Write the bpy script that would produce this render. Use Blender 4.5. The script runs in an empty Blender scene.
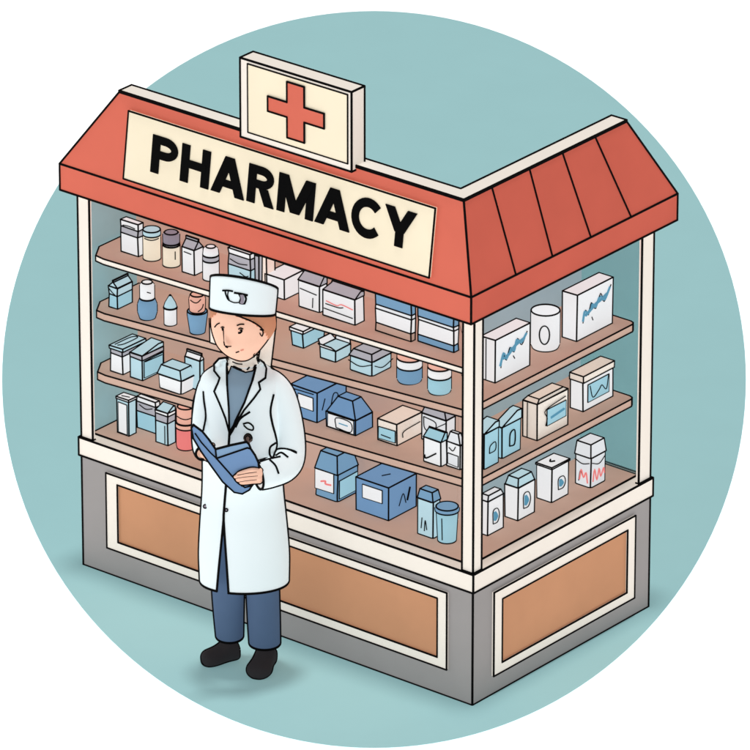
import bpy, bmesh, math, random
from mathutils import Vector, Matrix
from mathutils.bvhtree import BVHTree
random.seed(7)
SC = bpy.context.scene
COL = SC.collection
PI = math.pi

# ---------------------------------------------------------------- camera geometry
F = 8000.0; YAW = .6827; PIT = .4246; TX, TY = 472.2712, 706.1849; DIST = F / 250
cy, sy, cp, sp = math.cos(YAW), math.sin(YAW), math.cos(PIT), math.sin(PIT)
RI = Vector((cy, sy, 0)); FW = Vector((-sy * cp, cy * cp, -sp)); UP = RI.cross(FW)
CAM = -(TX - 375) / F * DIST * RI - (375 - TY) / F * DIST * UP - DIST * FW
VK = -FW                                  # direction the drawing is seen from, kiosk frame
VP = Vector((0, -cp, sp))                 # the same in the person's own frame

def hit(px, py, ax, v):
    """point of the photograph (750 px frame) on the plane axis=v"""
    d = FW + (px - 375) / F * RI + (375 - py) / F * UP
    return CAM + (v - CAM[ax]) / d[ax] * d

# ---------------------------------------------------------------- materials
def lin(h):
    return tuple((c / 12.92 if c <= .04045 else ((c + .055) / 1.055) ** 2.4) for c in (x / 255 for x in h))
MATS = {}
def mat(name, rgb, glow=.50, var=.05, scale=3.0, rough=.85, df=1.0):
    if name in MATS: return MATS[name]
    m = bpy.data.materials.new(name); m.use_nodes = True
    nt = m.node_tree; b = nt.nodes['Principled BSDF']
    c = lin(rgb)
    tc = nt.nodes.new('ShaderNodeTexCoord')
    n = nt.nodes.new('ShaderNodeTexNoise'); n.inputs['Scale'].default_value = scale
    n.inputs['Detail'].default_value = 3.0; n.inputs['Roughness'].default_value = .55
    r = nt.nodes.new('ShaderNodeMapRange')
    r.inputs['From Min'].default_value = .3; r.inputs['From Max'].default_value = .7
    mx = nt.nodes.new('ShaderNodeMix'); mx.data_type = 'RGBA'
    lo = tuple(min(1, v * (1 - var * 1.3)) for v in c); hi = tuple(min(1, v * (1 + var)) for v in c)
    mx.inputs['A'].default_value = (*lo, 1); mx.inputs['B'].default_value = (*hi, 1)
    nt.links.new(tc.outputs['Object'], n.inputs['Vector'])
    nt.links.new(n.outputs['Fac'], r.inputs['Value'])
    nt.links.new(r.outputs['Result'], mx.inputs['Factor'])
    if df < 1:
        dk = nt.nodes.new('ShaderNodeMix'); dk.data_type = 'RGBA'; dk.blend_type = 'MULTIPLY'; dk.inputs['Factor'].default_value = 1
        dk.inputs['B'].default_value = (df, df, df, 1)
        nt.links.new(mx.outputs['Result'], dk.inputs['A']); nt.links.new(dk.outputs['Result'], b.inputs['Base Color'])
    else: nt.links.new(mx.outputs['Result'], b.inputs['Base Color'])
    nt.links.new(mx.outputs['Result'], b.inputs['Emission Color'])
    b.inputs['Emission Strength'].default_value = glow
    b.inputs['Roughness'].default_value = rough
    b.inputs['Specular IOR Level'].default_value = .08
    MATS[name] = m
    return m
INK = mat('ink_line', (10, 9, 10), glow=0, var=0)
BLACK = mat('black_lettering', (5, 5, 6), glow=0, var=0)
M = dict(
 teal=((150, 191, 194), .010), white_ground=((255, 255, 255), 0), red=((205, 104, 86), .035), red_shaded=((193, 92, 76), .035), cream=((236, 224, 198), .03),  # awning's second red is the front red with side shade painted in
 trim=((227, 219, 209), .02), grey=((147, 143, 142), .03), wood=((188, 136, 103), .04),
 shelf=((182, 153, 138), .05), back=((179, 153, 140), .05), backteal=((140, 162, 170), .06), side=((133, 166, 172), .07),
 white=((236, 238, 240), .03), warm=((240, 228, 206), .03), greyish=((176, 176, 184), .06), mauve=((142, 134, 146), .06),
 pale=((184, 216, 226), .05), sky=((160, 205, 220), .05), blue=((118, 158, 190), .05), deep=((112, 150, 190), .05), pen=((92, 152, 180), .05),
 pink=((236, 130, 128), .04), salmon=((232, 176, 158), .04), coat=((215, 226, 229), .015), cuffs=((224, 238, 240), .015),
 trousers=((73, 92, 119), .05), shoe=((46, 44, 46), .05), skin=((230, 185, 162), .04), hair=((190, 132, 102), .04),
 shirt=((120, 142, 160), .04), book=((100, 129, 166), .04), bookd=((116, 144, 174), .04), bottlew=((226, 230, 234), .05),
 brown=((92, 74, 68), .05), lip=((222, 150, 130), .03))
GLOW = dict(white_ground=.74, teal=.48, red=.45, red_shaded=.45, cream=.42, trim=.52, grey=.50, wood=.50, coat=.52, trousers=.50, shoe=.45, skin=.52, hair=.5, book=.52, bookd=.52, shirt=.52, shelf=.62, back=.66, backteal=.62, side=.6)
def m(k): return mat(k, M[k][0], var=M[k][1], glow=GLOW.get(k, .80), df=1.0 if k in GLOW else .36)  # every colour here glows by itself to flatten shading, shelf goods most

# ---------------------------------------------------------------- mesh helpers
def quad_box(bm, x0, x1, y0, y1, z0, z1, mi=0, jit=0, taper=0):
    cx, cy_ = (x0 + x1) / 2, (y0 + y1) / 2
    vs = []
    for z in (z0, z1):
        k = 1 if z == z0 else 1 - taper
        for x, y in ((x0, y0), (x1, y0), (x1, y1), (x0, y1)):
            j = [random.uniform(-jit, jit) for _ in range(3)]
            vs.append(bm.verts.new((cx + (x - cx) * k + j[0], cy_ + (y - cy_) * k + j[1], z + (j[2] if z != z0 else 0))))
    fs = [(3, 2, 1, 0), (4, 5, 6, 7), (0, 1, 5, 4), (1, 2, 6, 5), (2, 3, 7, 6), (3, 0, 4, 7)]
    out = []
    for f in fs:
        g = bm.faces.new([vs[i] for i in f]); g.material_index = mi; out.append(g)
    return vs, out

def slab(bm, poly, z0, z1, mi=0):
    """prism of a plan polygon (x, y)"""
    a = [bm.verts.new((x, y, z0)) for x, y in poly]; b = [bm.verts.new((x, y, z1)) for x, y in poly]
    n = len(poly)
    fs = [bm.faces.new(a[::-1]), bm.faces.new(b)]
    for i in range(n): fs.append(bm.faces.new((a[i], a[(i + 1) % n], b[(i + 1) % n], b[i])))
    for f in fs: f.material_index = mi
    return fs

def hull(bm, faces_pts, mi=0):
    """faces given as lists of points, verts welded"""
    reg = {}
    def v(p):
        k = tuple(round(c, 5) for c in p)
        if k not in reg: reg[k] = bm.verts.new(p)
        return reg[k]
    for f in faces_pts:
        g = bm.faces.new([v(p) for p in f]); g.material_index = mi

def sweep(bm, path, rad, n=6, mi=0, caps=True, squash=None, smooth=False):
    path = [Vector(p) for p in path]
    q = [path[0]]; rr = [rad[0]] if isinstance(rad, (list, tuple)) else None
    for i, p in enumerate(path[1:], 1):
        if (p - q[-1]).length > 1e-5:
            q.append(p)
            if rr is not None: rr.append(rad[i])
    path = q
    if len(path) < 2: return
    rad = rr if rr is not None else [rad] * len(path)
    t0 = (path[1] - path[0]).normalized()
    ref = Vector((0, 0, 1)) if abs(t0.z) < .9 else Vector((1, 0, 0))
    u = t0.cross(ref).normalized(); rings = []
    for i, p in enumerate(path):
        a = path[max(i - 1, 0)]; b = path[min(i + 1, len(path) - 1)]
        t = (b - a).normalized() if (b - a).length > 1e-6 else t0
        u = (u - t * u.dot(t))
        u = u.normalized() if u.length > 1e-6 else t.orthogonal().normalized()
        w = t.cross(u)
        ring = []
        for k in range(n):
            an = 2 * PI * k / n
            o = (u * math.cos(an) + w * math.sin(an)) * rad[i]
            if squash: o = Vector((o.x * squash[0], o.y * squash[1], o.z * squash[2]))
            ring.append(bm.verts.new(p + o))
        rings.append(ring)
    for a, b in zip(rings, rings[1:]):
        for k in range(n):
            f = bm.faces.new((a[k], a[(k + 1) % n], b[(k + 1) % n], b[k])); f.material_index = mi; f.smooth = smooth
    if caps:
        f = bm.faces.new(rings[0][::-1]); f.material_index = mi; f.smooth = smooth
        f = bm.faces.new(rings[-1]); f.material_index = mi; f.smooth = smooth
    return rings

def spline(pts, k=6):
    pts = [Vector(p) for p in pts]
    if len(pts) < 3: return pts
    P = [2 * pts[0] - pts[1]] + pts + [2 * pts[-1] - pts[-2]]
    out = []
    for i in range(1, len(P) - 2):
        for j in range(k):
            t = j / k
            a, b, c, d = P[i - 1], P[i], P[i + 1], P[i + 2]
            out.append(.5 * ((2 * b) + (c - a) * t + (2 * a - 5 * b + 4 * c - d) * t * t + (3 * b - a - 3 * c + d) * t ** 3))
    out.append(pts[-1])
    return out

def contour_chains(bm, V):
    """where the surface turns away from V: chains of points on the real surface"""
    bm.normal_update()
    segs = []
    val = {v: v.normal.dot(V) for v in bm.verts}
    for f in bm.faces:
        if not f.smooth: continue
        vs = list(f.verts)
        tris = [(vs[0], vs[i], vs[i + 1]) for i in range(1, len(vs) - 1)]
        for t in tris:
            pts = []
            for a, b in ((t[0], t[1]), (t[1], t[2]), (t[2], t[0])):
                sa, sb = val[a], val[b]
                if (sa > 0) != (sb > 0):
                    k = sa / (sa - sb)
                    pts.append(((min(a.index, b.index), max(a.index, b.index)), a.co.lerp(b.co, k) + a.normal.lerp(b.normal, k) * .001))
            if len(pts) == 2: segs.append(pts)
    adj = {}; pos = {}
    for (ka, pa), (kb, pb) in segs:
        pos[ka] = pa; pos[kb] = pb
        adj.setdefault(ka, []).append(kb); adj.setdefault(kb, []).append(ka)
    chains = []; used = set()
    starts = [k for k in adj if len(adj[k]) == 1] + list(adj)
    for s in starts:
        if s in used: continue
        ch = [s]; used.add(s); cur = s
        while True:
            nx = [k for k in adj[cur] if k not in used]
            if not nx: break
            cur = nx[0]; used.add(cur); ch.append(cur)
        closed = len(ch) > 3 and s in adj[cur]
        pts = [pos[k] for k in ch]
        if closed: pts.append(pts[0])
        chains.append(pts)
    return chains

def finish(name, bm, mats, parent=None, ink=.003, ang=28, contour=None, lines=(), line_r=None, loc=None, minlen=.02, recalc=True, skip=None):
    if recalc: bmesh.ops.recalc_face_normals(bm, faces=bm.faces)
    bm.verts.index_update()
    mi = len(mats)
    segs = []
    if ink:
        for e in bm.edges:
            lf = e.link_faces
            if skip and skip(e): continue
            if len(lf) == 2:
                if e.calc_face_angle(0) > math.radians(ang): segs.append((e.verts[0].co.copy(), e.verts[1].co.copy()))
            elif len(lf) == 1: segs.append((e.verts[0].co.copy(), e.verts[1].co.copy()))
            if len(lf) == 2 and lf[0].material_index != lf[1].material_index and e.calc_face_angle(0) <= math.radians(ang):
                segs.append((e.verts[0].co.copy(), e.verts[1].co.copy()))
    chains = contour_chains(bm, contour) if contour is not None else []
    if ink:
        for a, b in segs:
            d = (b - a)
            if d.length < 1e-5: continue
            d.normalize()
            e = ink * .45 if (b - a).length > ink * 2 else ink * .2
            sweep(bm, [a - d * e, b + d * e], ink, 6, mi)
        for ch in chains:
            L = sum((q - p).length for p, q in zip(ch, ch[1:]))
            if L < minlen: continue
            out = [ch[0]]
            for p in ch[1:]:
                if (p - out[-1]).length > ink * 1.2: out.append(p)
            for _ in range(2):
                out = [out[0]] + [(out[i - 1] + out[i] * 2 + out[i + 1]) / 4 for i in range(1, len(out) - 1)] + [out[-1]]
            if len(out) > 1: sweep(bm, out, ink, 6, mi)
    for l in lines:
        r = line_r or ink or .003
        sweep(bm, l, r, 6, mi)
    me = bpy.data.meshes.new(name)
    bm.to_mesh(me); bm.free()
    for k in mats: me.materials.append(m(k) if isinstance(k, str) else k)
    me.materials.append(INK)
    o = bpy.data.objects.new(name, me); COL.objects.link(o)
    if parent: o.parent = parent
    if loc: o.location = loc
    return o

def thing(name, label, cat, loc=(0, 0, 0), rz=0, group=None):
    o = bpy.data.objects.new(name, None); COL.objects.link(o)
    o.empty_display_size = .05
    o.location = loc; o.rotation_euler = (0, 0, rz); o['label'] = label; o['category'] = cat
    if group: o['group'] = group
    return o

# ---------------------------------------------------------------- ground
bm = bmesh.new()
vs = [bm.verts.new(p) for p in ((-60, -60, 0), (60, -60, 0), (60, 60, 0), (-60, 60, 0))]
bm.faces.new(vs)
g = finish('ground', bm, ['white_ground'], ink=0); g['kind'] = 'structure'
bm = bmesh.new()
vs = [bm.verts.new(hit(374 + 372 * math.cos(2 * PI * k / 160), 379.5 + 368.5 * math.sin(2 * PI * k / 160), 2, .004)) for k in range(160)]
bm.faces.new(vs)
g = finish('round_pavement', bm, ['teal'], ink=0); g['kind'] = 'structure'
for f in g.data.polygons:
    if f.normal.z < 0: f.flip()

# ---------------------------------------------------------------- kiosk
W, D, H1, HL, LO = 2.0598, 1.1608, .5063, .5867, .0079
DEP = .36
R = .0049
def backedge(e): return all(v.co.y > DEP - .03 and v.co.x < -DEP + .03 for v in e.verts) or all(v.co.x < -DEP + .03 and v.co.y > DEP - .03 for v in e.verts) or (all(v.co.y > .2 for v in e.verts) and all(v.co.x < -.2 for v in e.verts))
kiosk = thing('pharmacy_kiosk', 'L-shaped pharmacy kiosk with red awning, grey panelled base and stocked open shelves', 'kiosk')
def Lpoly(o=0, dep=DEP):
    return [(-W - o, -o), (o, -o), (o, D + o), (-dep - o, D + o), (-dep - o, dep + o), (-W - o, dep + o)]
bm = bmesh.new(); slab(bm, Lpoly(), .004, H1 - .001); finish('base_cabinet', bm, ['grey'], kiosk, ink=R, skip=lambda e: min(v.co.z for v in e.verts) > H1 - .01)
bm = bmesh.new(); slab(bm, Lpoly(LO), H1, HL); counter = finish('countertop', bm, ['trim'], kiosk, ink=R)
s = .054
bm = bmesh.new(); slab(bm, [(-W + .012, s), (-s, s), (-s, D - .015), (-DEP + .012, D - .015), (-DEP + .012, DEP - .012), (-W + .012, DEP - .012)], HL + .0005, HL + .004)
finish('counter_deck', bm, ['shelf'], kiosk, ink=.0036, skip=backedge)

def frame_ring(bm, o, i, fn, t0, t1):
    """o, i: (u0,u1,v0,v1) outer and inner rectangles; fn(u,v,t) -> point"""
    O = [(o[0], o[2]), (o[1], o[2]), (o[1], o[3]), (o[0], o[3])]; I = [(i[0], i[2]), (i[1], i[2]), (i[1], i[3]), (i[0], i[3])]
    fs = []
    for k in range(4):
        a, b, c, d = O[k], O[(k + 1) % 4], I[(k + 1) % 4], I[k]
        fs.append([fn(*a, t1), fn(*b, t1), fn(*c, t1), fn(*d, t1)])
        fs.append([fn(*a, t0), fn(*b, t0), fn(*b, t1), fn(*a, t1)])
        fs.append([fn(*d, t0), fn(*c, t0), fn(*c, t1), fn(*d, t1)])
    hull(bm, fs)
FR = lambda u, v, t: (u, -t, v)
SI = lambda u, v, t: (t, u, v)
for fn, o, i, nm in ((FR, (-1.920, -.1245, .127, .468), (-1.859, -.1725, .169, .431), 'front'), (SI, (.1245, 1.052, .088, .460), (.178, 1.000, .1305, .4135), 'side')):
    bm = bmesh.new(); frame_ring(bm, o, i, fn, .0, .010)
    fr = finish('panel_frame', bm, ['trim'], kiosk, ink=R * .85, skip=lambda e: min(max(-v.co.y, 0) if nm == 'front' else v.co.x for v in e.verts) < .002)
    bm = bmesh.new()
    hull(bm, [[fn(i[0], i[2], .003), fn(i[1], i[2], .003), fn(i[1], i[3], .003), fn(i[0], i[3], .003)]])
    p = finish('panel', bm, ['wood'], kiosk, ink=0)

# posts
Z1, Z2, Z3 = 1.6924, 1.8077, 2.1784
def post(x0, x1, y0, y1, skip=None):
    bm = bmesh.new(); quad_box(bm, x0, x1, y0, y1, HL + .001, Z1 + .02); return finish('post', bm, ['trim'], kiosk, ink=R, skip=skip)
post(-.056, -.0005, .0005, .054)
post(-W + .0005, -W + .062, .0005, .014, lambda e: all(v.co.y > .01 for v in e.verts))
post(-.014, -.0005, D - .078, D - .0005, lambda e: all(v.co.x < -.01 for v in e.verts))
# back and side walls
bm = bmesh.new(); quad_box(bm, -W + .012, -DEP, DEP - .012, DEP, HL + .001, Z2 - .01); finish('back_wall', bm, ['back'], kiosk, ink=0)
bm = bmesh.new(); quad_box(bm, -DEP, -DEP + .012, DEP, D - .022, HL + .001, Z2 - .01); finish('back_wall', bm, ['backteal'], kiosk, ink=0)
bm = bmesh.new(); quad_box(bm, -W, -W + .010, .0145, DEP, HL + .001, Z2 - .01); finish('side_wall', bm, ['side'], kiosk, ink=0)
bm = bmesh.new(); slab(bm, [(-.055, .055), (-.052, .058), (-DEP + .012, DEP - .008), (-DEP + .009, DEP - .012)], HL + .005, Z2 - .01); finish('divider', bm, ['back'], kiosk, ink=0)
# end glass of the short wing
gm = bpy.data.materials.new('tinted_glass'); gm.use_nodes = True
nt = gm.node_tree; nt.nodes.clear()
o_ = nt.nodes.new('ShaderNodeOutputMaterial'); t_ = nt.nodes.new('ShaderNodeBsdfTransparent'); g_ = nt.nodes.new('ShaderNodeBsdfDiffuse'); x_ = nt.nodes.new('ShaderNodeMixShader')
t_.inputs[0].default_value = (.86, .92, .93, 1); g_.inputs[0].default_value = (.22, .42, .46, 1); x_.inputs[0].default_value = .22
nt.links.new(t_.outputs[0], x_.inputs[1]); nt.links.new(g_.outputs[0], x_.inputs[2]); nt.links.new(x_.outputs[0], o_.inputs[0])
bm = bmesh.new(); quad_box(bm, -DEP + .001, -.015, D - .020, D - .014, HL + .001, Z1); finish('glass_pane', bm, [gm], kiosk, ink=0)

# awning
o, ox, ol, oe, i_, ix, il, ie, t = .0449, .0189, .0533, .127, .0044, .0595, .2294, .1151, .0766
A = [(-W - ol, -o), (ox, -o), (ox, D + oe), (-DEP - .01, D + oe), (-DEP - .01, DEP + .01), (-W - ol, DEP + .01)]
T = [(-W + il, i_), (-ix, i_), (-ix, D - ie), (-ix - t, D - ie), (-ix - t, i_ + t), (-W + il, i_ + t)]
bm = bmesh.new(); slab(bm, A, Z1, Z2 - .0005)
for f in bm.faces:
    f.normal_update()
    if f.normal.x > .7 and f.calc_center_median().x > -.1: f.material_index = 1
finish('awning_fascia', bm, ['red', 'red_shaded'], kiosk, ink=R)
def P3(p, z): return (p[0], p[1], z)
fs = [[P3(A[k], Z2), P3(A[(k + 1) % 6], Z2), P3(T[(k + 1) % 6], Z3), P3(T[k], Z3)] for k in range(6)]
bm = bmesh.new(); hull(bm, fs); 
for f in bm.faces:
    if f.calc_center_median().x > -.1: f.material_index = 1  # right-hand slope takes the red with shade in its colour
seams = []
for (yt, zt), (yb, zb) in zip(((.1794, Z3), (.4175, Z3), (.6285, Z3), (.8397, Z3)), ((.2357, Z2), (.4692, Z2), (.717, Z2), (.9799, Z2))):
    seams.append([(-ix + .001, yt, zt), (ox + .001, yb, zb)])
finish('awning', bm, ['red', 'red_shaded'], kiosk, ink=R, lines=seams, line_r=R * .9)
bm = bmesh.new(); slab(bm, T, Z3 + .0005, Z3 + .006); finish('roof_cap', bm, ['trim'], kiosk, ink=R, skip=lambda e: min(v.co.z for v in e.verts) < Z3 + .003)

# shelves (front wing boards lean a little, as drawn)
def zs(kind, x):
    if kind == 'F1': return 1.4147 + (x + 1.9602) * .02466
    if kind == 'F2': return 1.1701 + (x + 1.9756) * .0579
    if kind == 'F3': return .8938 + (x + 1.9863) * .0452
    return {'R1': 1.309, 'R2': .978, 'C': HL + .004}[kind]
for kind, mt, th in (('F1', 'trim', .024), ('F2', 'shelf', .032), ('F3', 'shelf', .034)):
    bm = bmesh.new(); x0, x1 = -W + .075, -.058
    pl = [(x0 + .0, .022), (x0 + .05, .012), (x1, .012), (x1, .058), (-DEP + .014, DEP - .013), (x0 - .05, DEP - .013), (x0 - .05, .10)]
    a = [bm.verts.new((x, y, zs(kind, x))) for x, y in pl]; b = [bm.verts.new((x, y, zs(kind, x) - th)) for x, y in pl]
    f = bm.faces.new(a); f.material_index = 0
    f = bm.faces.new(b[::-1]); f.material_index = 0
    for k in range(len(pl)):
        f = bm.faces.new((a[k], b[k], b[(k + 1) % len(pl)], a[(k + 1) % len(pl)])); f.material_index = 1
    finish('shelf', bm, ['shelf', mt], kiosk, ink=.0036, skip=backedge)
for kind in ('R1', 'R2'):
    z = zs(kind, 0); bm = bmesh.new(); y1 = 1.062
    pl = [(-.012, .055), (-.012, y1 - .02), (-.02, y1 - .006), (-.035, y1), (-DEP + .014, y1), (-DEP + .014, DEP - .012), (-.052, .062)]
    slab(bm, pl, z - .032, z)
    finish('shelf', bm, ['shelf'], kiosk, ink=.0036, skip=backedge)

# name board
bm = bmesh.new()
zb = lambda x, k: k
BT, BB = 2.121, 1.838
def slope_y(z): return -o + (z - Z2) / (Z3 - Z2) * (i_ + o)
x0, x1 = -1.763, -.184
pts = [(x0, BB), (x1, BB), (x1, BT), (x0, BT)]
f0 = [(x, slope_y(z) - .002, z) for x, z in pts]; f1 = [(x, slope_y(z) - .014, z) for x, z in pts]
hull(bm, [f1, f0[::-1]] + [[f0[k], f0[(k + 1) % 4], f1[(k + 1) % 4], f1[k]] for k in range(4)])
board = finish('name_board', bm, ['cream'], kiosk, ink=R * .85, skip=lambda e: any(v.co.y > slope_y(v.co.z) - .008 for v in e.verts))
# lettering: stroked polylines, drawn as thin raised letters
def stroke(bm, pts, w, y, thick=.006):
    """flat ribbon with mitred joints in the (u,v) plane"""
    pts = [p for k, p in enumerate(pts) if k == 0 or math.hypot(p[0] - pts[k - 1][0], p[1] - pts[k - 1][1]) > 1e-4]
    n = len(pts); L, Rr = [], []
    for k in range(n):
        p = Vector(pts[k])
        d1 = (Vector(pts[k]) - Vector(pts[k - 1])).normalized() if k else None
        d2 = (Vector(pts[k + 1]) - Vector(pts[k])).normalized() if k < n - 1 else None
        if d1 is None: d1 = d2
        if d2 is None: d2 = d1
        n1 = Vector((-d1.y, d1.x)); n2 = Vector((-d2.y, d2.x)); mm = (n1 + n2)
        mm = mm / max(mm.length_squared, .3) * 2 if mm.length > .01 else n1
        L.append(p + mm * w / 2); Rr.append(p - mm * w / 2)
    for k in range(n - 1):
        q = [L[k], L[k + 1], Rr[k + 1], Rr[k]]
        ys = lambda v: slope_y(v[1]) + y
        a = [bm.verts.new((v[0], ys(v), v[1])) for v in q]; b = [bm.verts.new((v[0], ys(v) - thick, v[1])) for v in q]
        bm.faces.new(b); bm.faces.new(a[::-1])
        for j in range(4): bm.faces.new((a[j], a[(j + 1) % 4], b[(j + 1) % 4], b[j]))
def arc(cx, cz, rx, rz, a0, a1, n=14):
    return [(cx + rx * math.cos(math.radians(a0 + (a1 - a0) * k / n)), cz + rz * math.sin(math.radians(a0 + (a1 - a0) * k / n))) for k in range(n + 1)]
TB, CH, SW = 1.904, .156, .0365         # baseline, cap height, stroke
def lx(px): return -1.617 + (px - 156) / 261 * 1.345
def letter(c, p0, p1, tilt):
    bm = bmesh.new(); a, b = lx(p0), lx(p1); w = b - a; h = CH; z = TB + tilt; S = SW; e = S / 2
    st = []
    if c == 'P': st = [([(a + e, z), (a + e, z + h)], S * 1.15), ([(a + e, z + h - e * .9)] + [(x, y) for x, y in [(a + w * .5, z + h - e * .9)]] + arc(a + w * .5, z + h * .70, w * .5 - e, h * .30 - e * .9, 90, -90) + [(a + e, z + h * .40 + e * .9)], S * .92)]
    if c == 'H': st = [([(a + e, z), (a + e, z + h)], S * 1.15), ([(b - e, z), (b - e, z + h)], S * 1.15), ([(a + e, z + h * .51), (b - e, z + h * .51)], S * .9)]
    W1 = S * 1.28
    par = []
    if c == 'A': par = [(a, a + w / 2 - W1 * .5, z, z + h), (b - W1, a + w / 2 - W1 * .5, z, z + h)]; st = [([(a + w * .22, z + h * .29), (b - w * .22, z + h * .29)], S * .85)]
    if c == 'R': st = [([(a + e, z), (a + e, z + h)], S * 1.15), ([(a + e, z + h - e * .9), (a + w * .48, z + h - e * .9)] + arc(a + w * .48, z + h * .71, w * .47 - e, h * .29 - e * .9, 90, -90) + [(a + e, z + h * .42 + e * .9)], S * .92)]; par = [(b - W1 * .98, a + w * .40, z, z + h * .44)]
    if c == 'M': par = [(a + w / 2 - W1 * .5, a, z + h * .05, z + h), (a + w / 2 - W1 * .5, b - W1, z + h * .05, z + h)]; st = [([(a + e, z), (a + e, z + h)], S * 1.1), ([(b - e, z), (b - e, z + h)], S * 1.1)]
    if c == 'C': st = [(arc(a + w * .5, z + h / 2, w * .5 - e * .9, h / 2 - e * .8, 42, 318, 26), S * 1.0)]
    if c == 'Y': par = [(a + w / 2 - W1 * .5, a, z + h * .38, z + h), (a + w / 2 - W1 * .5, b - W1, z + h * .38, z + h)]; st = [([(a + w / 2, z), (a + w / 2, z + h * .47)], S * 1.12)]
    for k, (p, sw) in enumerate(st): stroke(bm, p, sw, -.0146, .004 + .0006 * k)
    for k, (xb, xt, z0_, z1_) in enumerate(par):
        q_ = [(xb, z0_), (xb + W1, z0_), (xt + W1, z1_), (xt, z1_)]
        f_ = [bm.verts.new((x, slope_y(v) - .0146 - .0052 - .0005 * k, v)) for x, v in q_]; g_ = [bm.verts.new((x, slope_y(v) - .0146, v)) for x, v in q_]
        bm.faces.new(f_)
        for j in range(4): bm.faces.new((g_[j], g_[(j + 1) % 4], f_[(j + 1) % 4], f_[j]))
    ob = finish('letter', bm, [BLACK], board, ink=0, recalc=False)
for c, p0, p1 in (('P', 155, 181), ('H', 185, 213), ('A', 216, 249.5), ('R', 252.5, 279), ('M', 282.5, 318), ('A', 320, 354.5), ('C', 355.5, 386.5), ('Y', 387, 418)):
    letter(c, p0, p1, (p0 - 155) / 232 * .018)

# cross sign standing on the awning
sign = thing('cross_sign', 'square cream sign with a red cross, standing on top of the red awning', 'sign', (-.885, .02, Z3))
bm = bmesh.new(); quad_box(bm, -.286, .283, -.042, .038, -.012, .326)
finish('sign_box', bm, ['trim'], sign, ink=R, loc=(0, 0, 0))
bm = bmesh.new(); quad_box(bm, -.246, .265, -.0445, -.0425, .018, .311); pan = finish('sign_panel', bm, ['cream'], sign, ink=R * .7, skip=lambda e: max(v.co.y for v in e.verts) > -.0435)
bm = bmesh.new()
cxx, czz, q, Lh = .004, .170, .044, .119
pl = [(-q, -Lh), (q, -Lh), (q, -q * .72), (.145, -q * .72), (.145, q * .72), (q, q * .72), (q, Lh), (-q, Lh), (-q, q * .72), (-.143, q * .72), (-.143, -q * .72), (-q, -q * .72)]
a = [bm.verts.new((cxx + x, -.049, czz + z)) for x, z in pl]; b = [bm.verts.new((cxx + x, -.045, czz + z)) for x, z in pl]
bm.faces.new(a)
for k in range(12): bm.faces.new((a[k], a[(k + 1) % 12], b[(k + 1) % 12], b[k]))
finish('cross', bm, ['red'], pan, ink=R * .9, skip=lambda e: max(v.co.y for v in e.verts) > -.047)

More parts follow.
